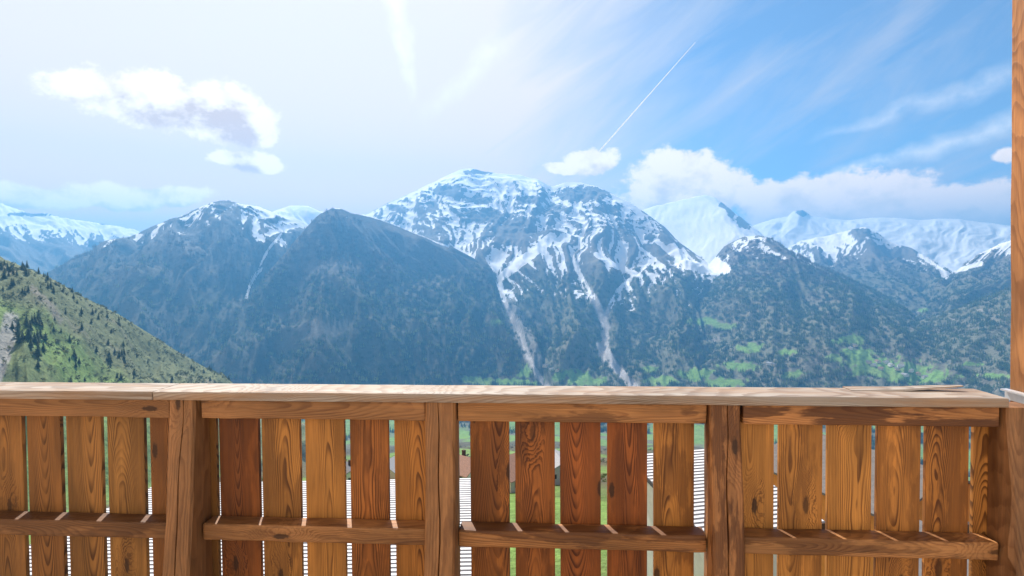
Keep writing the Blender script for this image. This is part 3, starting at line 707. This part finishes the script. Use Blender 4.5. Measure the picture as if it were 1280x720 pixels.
# a clump of conifers, about 1 unit = 1 m
cv, cf = [], []
for k in range(4):
    v, f = conifer_mesh('c', None, 5, 5, r=.17, seed=20+k); hh = random.uniform(10, 19); ox, oy = [(-5,-3),(6,-4),(-3,6),(5,5)][k]
    b = len(cv); cv += [(x*hh*1.15+ox+random.uniform(-2,2), y*hh*1.15+oy, z*hh) for x, y, z in v]; cf += [tuple(i+b for i in t) for t in f]
CLUMP = template('conifer_clump', cv, cf, FOLI)
sv, sf = [], []
rd = random.Random(5)
for k in range(26):
    a, e_, q = rd.uniform(0, 6.28), rd.uniform(.05, 1.4), rd.uniform(.5, 1.)
    c = Vector((math.cos(a)*math.cos(e_)*q, math.sin(a)*math.cos(e_)*q, math.sin(e_)*q*.9)); b = len(sv)
    for j in range(3): sv.append(tuple(c+Vector((rd.uniform(-.4,.4), rd.uniform(-.4,.4), rd.uniform(-.3,.3)))))
    sf.append((b, b+1, b+2))
SHRUB = template('shrub_clump', sv, sf, FOLI)

CELL = np.gradient(rad)[:, None]*R_*np.gradient(AZ)[None]
def sample(dens):
    lam = dens*CELL; cnt = rng.poisson(np.clip(lam, 0, 20)); i, j = np.nonzero(cnt); c = cnt[i, j]
    i = np.repeat(i, c); j = np.repeat(j, c); ok = (i < NR-1) & (j < NA-1); i, j = i[ok], j[ok]
    fi, fj = rng.random(len(i)), rng.random(len(i))
    def lerp(G): return (G[i,j]*(1-fj)+G[i,j+1]*fj)*(1-fi)+(G[i+1,j]*(1-fj)+G[i+1,j+1]*fj)*fi
    return np.stack([lerp(GX), lerp(GY), lerp(Z)], 1), i, j
# forests of the big slopes
front = (TT > 0) & (TT < 9000)
line_z = np.interp(PX, [0,250,420,560,640,720,800,860,950,1000,1100,1180,1264], [150,250,330,60,60,-10,40,60,300,250,100,120,160])
wood_d = sstep(line_z-Z+n_m*130+n_f*60, -60, 120)*(1-MEAD)*(1-sstep(GRAV, .1, .5))*(1-sstep(SNOW, .1, .5))*front
wood_d *= on('B','C','D','E','I','H','K')*(.45+.55*sstep(.4*n_m+n_f, -.3, .15))*(1-.8*sstep(cl+cl2+n_p*.4, .4, .8))*np.where(on('B'), .4, 1.)
wood_d = np.maximum(wood_d, VALLEY*sstep(n_m+.25*n_f, -.1, -.3)*.8)
wood_d *= 1-.85*np.exp(-((PX-1112)/52)**2-((PY-461)/13)**2)
wood_d *= (R_ > 1900) & (R_ < 7800)
pos, i, j = sample(wood_d*.0027*np.where(R_ > 5200, .5, 1.))
zz = Z[i, j]; bare = sstep(zz+n_m[i, j]*260+rng.normal(0, 80, len(zz)), -150, 120)
t_ = np.array((.090,.132,.058))*(1-bare[:, None])+np.array((.20,.155,.135))*bare[:, None]
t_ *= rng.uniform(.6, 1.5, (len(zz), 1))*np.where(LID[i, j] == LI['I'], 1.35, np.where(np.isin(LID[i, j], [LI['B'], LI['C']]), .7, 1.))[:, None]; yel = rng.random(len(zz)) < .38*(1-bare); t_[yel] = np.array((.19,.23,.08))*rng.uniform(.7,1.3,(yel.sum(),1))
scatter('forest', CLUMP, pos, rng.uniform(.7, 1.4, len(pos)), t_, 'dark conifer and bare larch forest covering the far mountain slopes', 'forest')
# hillside on the left: pines one can pick out, and scrub
hp = HILL & (TT > 3) & (PX > -110) & (PX < 330) & (PY < 500)
patch = np.zeros_like(Z)
for x, y, rx, ry in ((10,350,40,26),(60,352,25,16),(125,385,40,16),(170,408,34,12),(110,372,40,14),(40,430,26,30),(15,460,30,18),(60,410,22,18),(200,440,24,10),(215,462,18,10),(150,445,30,14),(230,460,16,6),(95,455,20,10)):
    patch = np.maximum(patch, np.clip(1.3-np.hypot((PX-x)/rx, (PY-y)/ry), 0, 1))
pd = hp*(.06+1.*patch*sstep(n_m*1.2+n_f*.9, -.2, .25))
pos, i, j = sample(pd*.011)
idx = rng.permutation(len(pos)); pos = pos[idx]
print('pines', len(pos))
PM = []
for k in range(4):
    v, f = conifer_mesh('pine', None, 9, 8, r=.29, seed=40+k)
    a = bpy.data.meshes.new('crown'); a.from_pydata(v, [], f); a.materials.append(FOL); v, f = trunk_mesh()
    b = bpy.data.meshes.new('trunk'); b.from_pydata(v, [], f); b.materials.append(BARK); PM.append((a, b))
hs = rng.uniform(4.5, 11.5, len(pos))*np.where((np.hypot((project(pos)[0]-30)/45, (project(pos)[1]-440)/40) < 1), 1.5, 1.); dist = np.hypot(pos[:, 0], pos[:, 1]); order = np.argsort(-hs/dist)
for n_, k in enumerate(order[:295]):
    p_ = pos[k]; e = empty('pine_tree', (float(p_[0]), float(p_[1]), float(p_[2])-.2), random.uniform(0, 6.28)); e.scale = (hs[k],)*3
    qx, qy = project(p_); size = 'tall' if hs[k] > 12 else 'medium-sized' if hs[k] > 8 else 'small'
    crest = np.interp(qx, [0,60,100,150,200,250,288], [320,345,368,393,425,455,477])
    spot = 'on the crest of the grassy hillside, against the blue mountain' if qy < crest+9 else 'in the clump beside the grey scree on the hillside' if np.hypot((qx-30)/45, (qy-440)/40) < 1 else 'on the open slope of the grassy hillside'
    tag(e, f'{size} dark green pine {spot}', 'tree', f'{size} pines {spot.split(",")[0]}')
    a, b = PM[k % 4]; add('crown', a, e); add('trunk', b, e)
pv_, pf_ = conifer_mesh('p', None, 7, 7, r=.30, seed=77); PINE1 = template('pine_template', pv_, pf_, FOLI)
rest = order[295:]
pos2, i2, j2 = sample(hp*.07*(.2+sstep(n_f, -.1, .4)))
allp = np.concatenate([pos[rest], pos2[:1]]) if len(rest) else pos2[:1]
scatter('pine_wood', PINE1, allp, np.concatenate([hs[rest], [3.]]), np.array((.075,.095,.045))*rng.uniform(.6,1.5,(len(allp),1)), 'smaller pines scattered over the hillside', 'wood')
scatter('hill_scrub', SHRUB, pos2, rng.gamma(2.2, .75, len(pos2)).clip(.4, 4.), np.array((.11,.125,.06))*rng.uniform(.45,1.6,(len(pos2),1)), 'low scrub and bushes dotted over the hillside', 'scrub')
nd = NEAR*(R_ > 45)*(R_ < 1400)*(PX > -40)*(PX < 1330)*sstep(n_m+n_f*.6, .1, -.3)
pos3, i3, j3 = sample(nd*.0022*np.where(R_ < 300, 2., 1.))
sc3 = rng.uniform(1., 3.4, len(pos3)); tc = np.where(rng.random((len(pos3), 1)) < .5, np.array((.10,.12,.04)), np.array((.11,.09,.07)))*rng.uniform(.6,1.4,(len(pos3),1))
scatter('village_shrubs', SHRUB, pos3, sc3, tc, 'shrubs and bare bushes on the slope below the balcony', 'shrubs')

# ------------------------------------------------------------------ houses
GLASS = simple('window_glass', (.03,.035,.045), .15, .2)
FRAME = simple('window_frame', (.55,.50,.44), .6)
DARKW = simple('dark_timber', (.075,.045,.03), .8, .35, 8)
def plaster(name, c): return simple(name, c, .9, .12, 2.5)
def house(name, pos, w, l, h, rz, wall, roof, label, group=None, pitch=.55, over=.5, windows=True, ribs=0, cat='house', sink=1.5):
    """gabled house: ridge along local y; origin at the ground"""
    e = empty(name, tuple(map(float, pos)), rz); tag(e, label, cat, group)
    hw, hl, g = w/2, l/2, w/2*pitch
    v = [(-hw,-hl,-sink),(hw,-hl,-sink),(hw,hl,-sink),(-hw,hl,-sink),(-hw,-hl,h),(hw,-hl,h),(hw,hl,h),(-hw,hl,h),(0,-hl,h+g),(0,hl,h+g)]
    mesh_obj('wall', v, [(0,1,5,8,4),(2,3,7,9,6),(1,2,6,5),(3,0,4,7),(0,3,2,1)], wall, e)
    L, yo, th = hw+over, hl+over, .16; dz = -over*pitch
    for s in (-1, 1):
        q = [(0,-yo,h+g+.03),(0,yo,h+g+.03),(s*L,yo,h+dz+.03),(s*L,-yo,h+dz+.03)]; q += [(x,y,z+th) for x,y,z in q]
        fs = [(0,1,2,3),(7,6,5,4),(0,4,5,1),(1,5,6,2),(2,6,7,3),(3,7,4,0)]
        ro = mesh_obj('roof_slope', q, fs if s > 0 else [tuple(reversed(t)) for t in fs], roof, e)
        if ribs:
            sl = math.hypot(L, L*pitch); n = int(2*yo/ribs); a = math.atan2(g-dz, L)*s
            rm = bpy.data.meshes.get('roof_sheet_%.2f' % sl) or box_mesh('roof_sheet_%.2f' % sl, sl, ribs*.66, .05, RIBM, 0)
            for k in range(n):
                add('roof_sheet', rm, ro, (s*L/2, -yo+ribs*(k+.5), h+(g+dz)/2+.03+th+.035), (0, a, 0))
    ch = mesh_obj('chimney', [(x*.35+w*.18, y*.35+l*.15, z) for z in (h+g*.4, h+g+.9) for x, y in ((-1,-1),(1,-1),(1,1),(-1,1))], [(0,1,5,4),(1,2,6,5),(2,3,7,6),(3,0,4,7),(4,5,6,7),(0,3,2,1)], DARKW, e)
    if windows:
        for s in (-1, 1):
            for zc in ([1.5] if h < 4.5 else [1.5, 4.2]):
                for k in range(max(1, int(l/3.2))):
                    y = -hl+l*(k+.5)/max(1, int(l/3.2)); x = s*(hw+.02)
                    fr = mesh_obj('window', [(x-s*.04,y-.55,zc-.65),(x-s*.04,y+.55,zc-.65),(x-s*.04,y+.55,zc+.65),(x-s*.04,y-.55,zc+.65),(x+s*.03,y-.55,zc-.65),(x+s*.03,y+.55,zc-.65),(x+s*.03,y+.55,zc+.65),(x+s*.03,y-.55,zc+.65)], [(0,1,5,4),(1,2,6,5),(2,3,7,6),(3,0,4,7),(4,5,6,7)], FRAME, e)
                    X = x+s*.035; mesh_obj('pane', [(X,y-.45,zc-.55),(X,y+.45,zc-.55),(X,y+.45,zc+.55),(X,y-.45,zc+.55)], [(0,1,2,3)], GLASS, fr)
            for zc in ([1.5] if h < 4.5 else [1.5, 4.2, h+.1]):
                for x in ((-w*.25, w*.25) if zc < h else (0,)):
                    y = s*(hl+.02)
                    fr = mesh_obj('window', [(x-.55,y-s*.04,zc-.65),(x+.55,y-s*.04,zc-.65),(x+.55,y-s*.04,zc+.65),(x-.55,y-s*.04,zc+.65),(x-.55,y+s*.03,zc-.65),(x+.55,y+s*.03,zc-.65),(x+.55,y+s*.03,zc+.65),(x-.55,y+s*.03,zc+.65)], [(0,1,5,4),(1,2,6,5),(2,3,7,6),(3,0,4,7),(4,5,6,7)], FRAME, e)
                    Y = y+s*.035; mesh_obj('pane', [(x-.45,Y,zc-.55),(x+.45,Y,zc-.55),(x+.45,Y,zc+.55),(x-.45,Y,zc+.55)], [(0,1,2,3)], GLASS, fr)
    return e
RIBM = simple('white_sheet', (.62,.62,.64), .5, .15, 1.5); RIBD = simple('roof_underlay', (.10,.10,.11), .8)
WHITEP = plaster('white_plaster', (.72,.71,.68)); CREAM = plaster('cream_plaster', (.62,.54,.42)); ORANGE = plaster('orange_plaster', (.62,.24,.06)); GREYP = plaster('grey_plaster', (.45,.44,.43))
SLATE = simple('slate_roof', (.14,.135,.14), .9); TILE = simple('brown_tile_roof', (.26,.15,.11), .8); SHEET = simple('grey_sheet_roof', (.15,.14,.135), .95); ZINC = simple('zinc_roof', (.30,.30,.31), .8)
# neighbours just below the balcony
def ribbed_hall(name, x0, x1, y0, z0, y1, z1, rz, label):
    e = empty(name, ((x0+x1)/2, (y0+y1)/2, 0), rz); tag(e, label, 'building'); W2 = (x1-x0)/2; H2 = (y1-y0)/2
    zb = ground_z((x0+x1)/2, y0)-3
    mesh_obj('wall', [(-W2+.4,-H2+.4,zb),(W2-.4,-H2+.4,zb),(W2-.4,H2-.4,zb),(-W2+.4,H2-.4,zb),(-W2+.4,-H2+.4,z0-.3),(W2-.4,-H2+.4,z0-.3),(W2-.4,H2-.4,z1-.3),(-W2+.4,H2-.4,z1-.3)], [(0,1,5,4),(1,2,6,5),(2,3,7,6),(3,0,4,7),(4,5,6,7)], WHITEP, e)
    ro = mesh_obj('roof', [(-W2,-H2,z0-.25),(W2,-H2,z0-.25),(W2,H2,z1-.25),(-W2,H2,z1-.25),(-W2,-H2,z0),(W2,-H2,z0),(W2,H2,z1),(-W2,H2,z1)], [(0,1,5,4),(1,2,6,5),(2,3,7,6),(3,0,4,7),(4,5,6,7),(3,2,1,0)], RIBD, e)
    n = int(2*H2/.36); me = box_mesh(name+'_sheet', 2*W2-.1, .19, .016, RIBM, 0); a = math.atan2(z1-z0, 2*H2)
    for k in range(n):
        f = (k+.5)/n; add('roof_sheet', me, ro, (0, -H2+2*H2*f, z0+(z1-z0)*f+.012), (a, 0, 0))
    f = mesh_obj('fascia', [(-W2-.05,-H2-.08,z0-.34),(W2+.05,-H2-.08,z0-.34),(W2+.05,-H2-.003,z0-.34),(-W2-.05,-H2-.003,z0-.34),(-W2-.05,-H2-.08,z0-.01),(W2+.05,-H2-.08,z0-.01),(W2+.05,-H2-.003,z0-.01),(-W2-.05,-H2-.003,z0-.01)], [(0,1,5,4),(1,2,6,5),(2,3,7,6),(3,0,4,7),(4,5,6,7),(3,2,1,0)], DARKW, e)
    return e
ribbed_hall('long_building', -19.5, -1.0, 17.6, -8.9, 32.0, -10.2, .03, 'long low building roofed in white ribbed sheets just below the balustrade')
ribbed_hall('annexe', 7.8, 14.4, 27.0, -10.9, 36.0, -9.9, .22, 'square annexe with tilted white ribbed roof below the middle of the balustrade')
house('chalet', (28.5, 46., -22.5), 11, 12, 7.2, .35, ORANGE, SHEET, 'orange rendered chalet with grey roof seen between the right-hand boards', pitch=.4)
house('village_house', (24.2, 29.5, ground_z(24.2, 29.5)), 5, 7, 6.0, .2, WHITEP, SLATE, 'white plastered house with slate roof beside the orange chalet', pitch=.5)
near = [((432,612),9,11,5.,.5,WHITEP,SLATE,'white village house with slate roof below the long ribbed building'), ((491,598),10,12,5.2,-.4,CREAM,ZINC,'cream village house with pale metal roof on the slope below'),
        ((580,606),9,10,5.,.9,WHITEP,TILE,'white village house with brown tiled roof among the bushes'), ((641,612),10,13,5.4,-.7,CREAM,TILE,'cream village house with brown tiled roof on the slope below'),
        ((697,604),9,11,5.,.2,GREYP,ZINC,'grey village house with pale metal roof'), ((1092,560),10,12,5.5,.4,GREYP,SLATE,'grey village house with slate roof behind the orange chalet'), ((970,565),9,12,5,-.3,CREAM,SLATE,'cream village house with slate roof behind the annexe')]
for (px, py), w, l, h, rz, wm, rm, lb in near:
    p_ = hit(px, py); p_[2] -= .5; house('village_house', p_, w, l, h, rz, wm, rm, lb, 'houses of the village below')
far = [(1063,437),(1068,433),(1092,459),(1101,462),(1114,458),(1121,463),(1131,471),(1148,469),(1139,465),(1086,455),(1107,455),(1142,394),(1148,392),(682,461),(690,464),(697,466),(962,456),(968,459),(1126,460),(1097,454),(1156,473)]
for n_, (px, py) in enumerate(far):
    p_ = hit(px, py, 1500); g = 'farms on the forested slope' if px < 1000 else 'houses of the far valley village'
    lb = 'tiny pale farmhouse in a clearing of the forested slope' if px < 1000 else 'tiny pale house in the far valley village among green meadows'
    wn, rn = ['white','cream'][n_ % 2], ['pale metal','slate','pale metal','brown tiled'][n_ % 4]
    lb = f'tiny {wn} farmhouse with {rn} roof in a clearing of the forested slope' if px < 1000 else f'tiny {wn} house with {rn} roof in the far valley village'
    g = f'{wn} {rn} ' + g
    house('farmhouse' if px < 1000 else 'valley_house', p_, random.uniform(15,20), random.uniform(20,30), random.uniform(8,10), random.uniform(0,3), [WHITEP,CREAM][n_ % 2], [ZINC,SLATE,ZINC,TILE][n_ % 4], lb, g, windows=False)
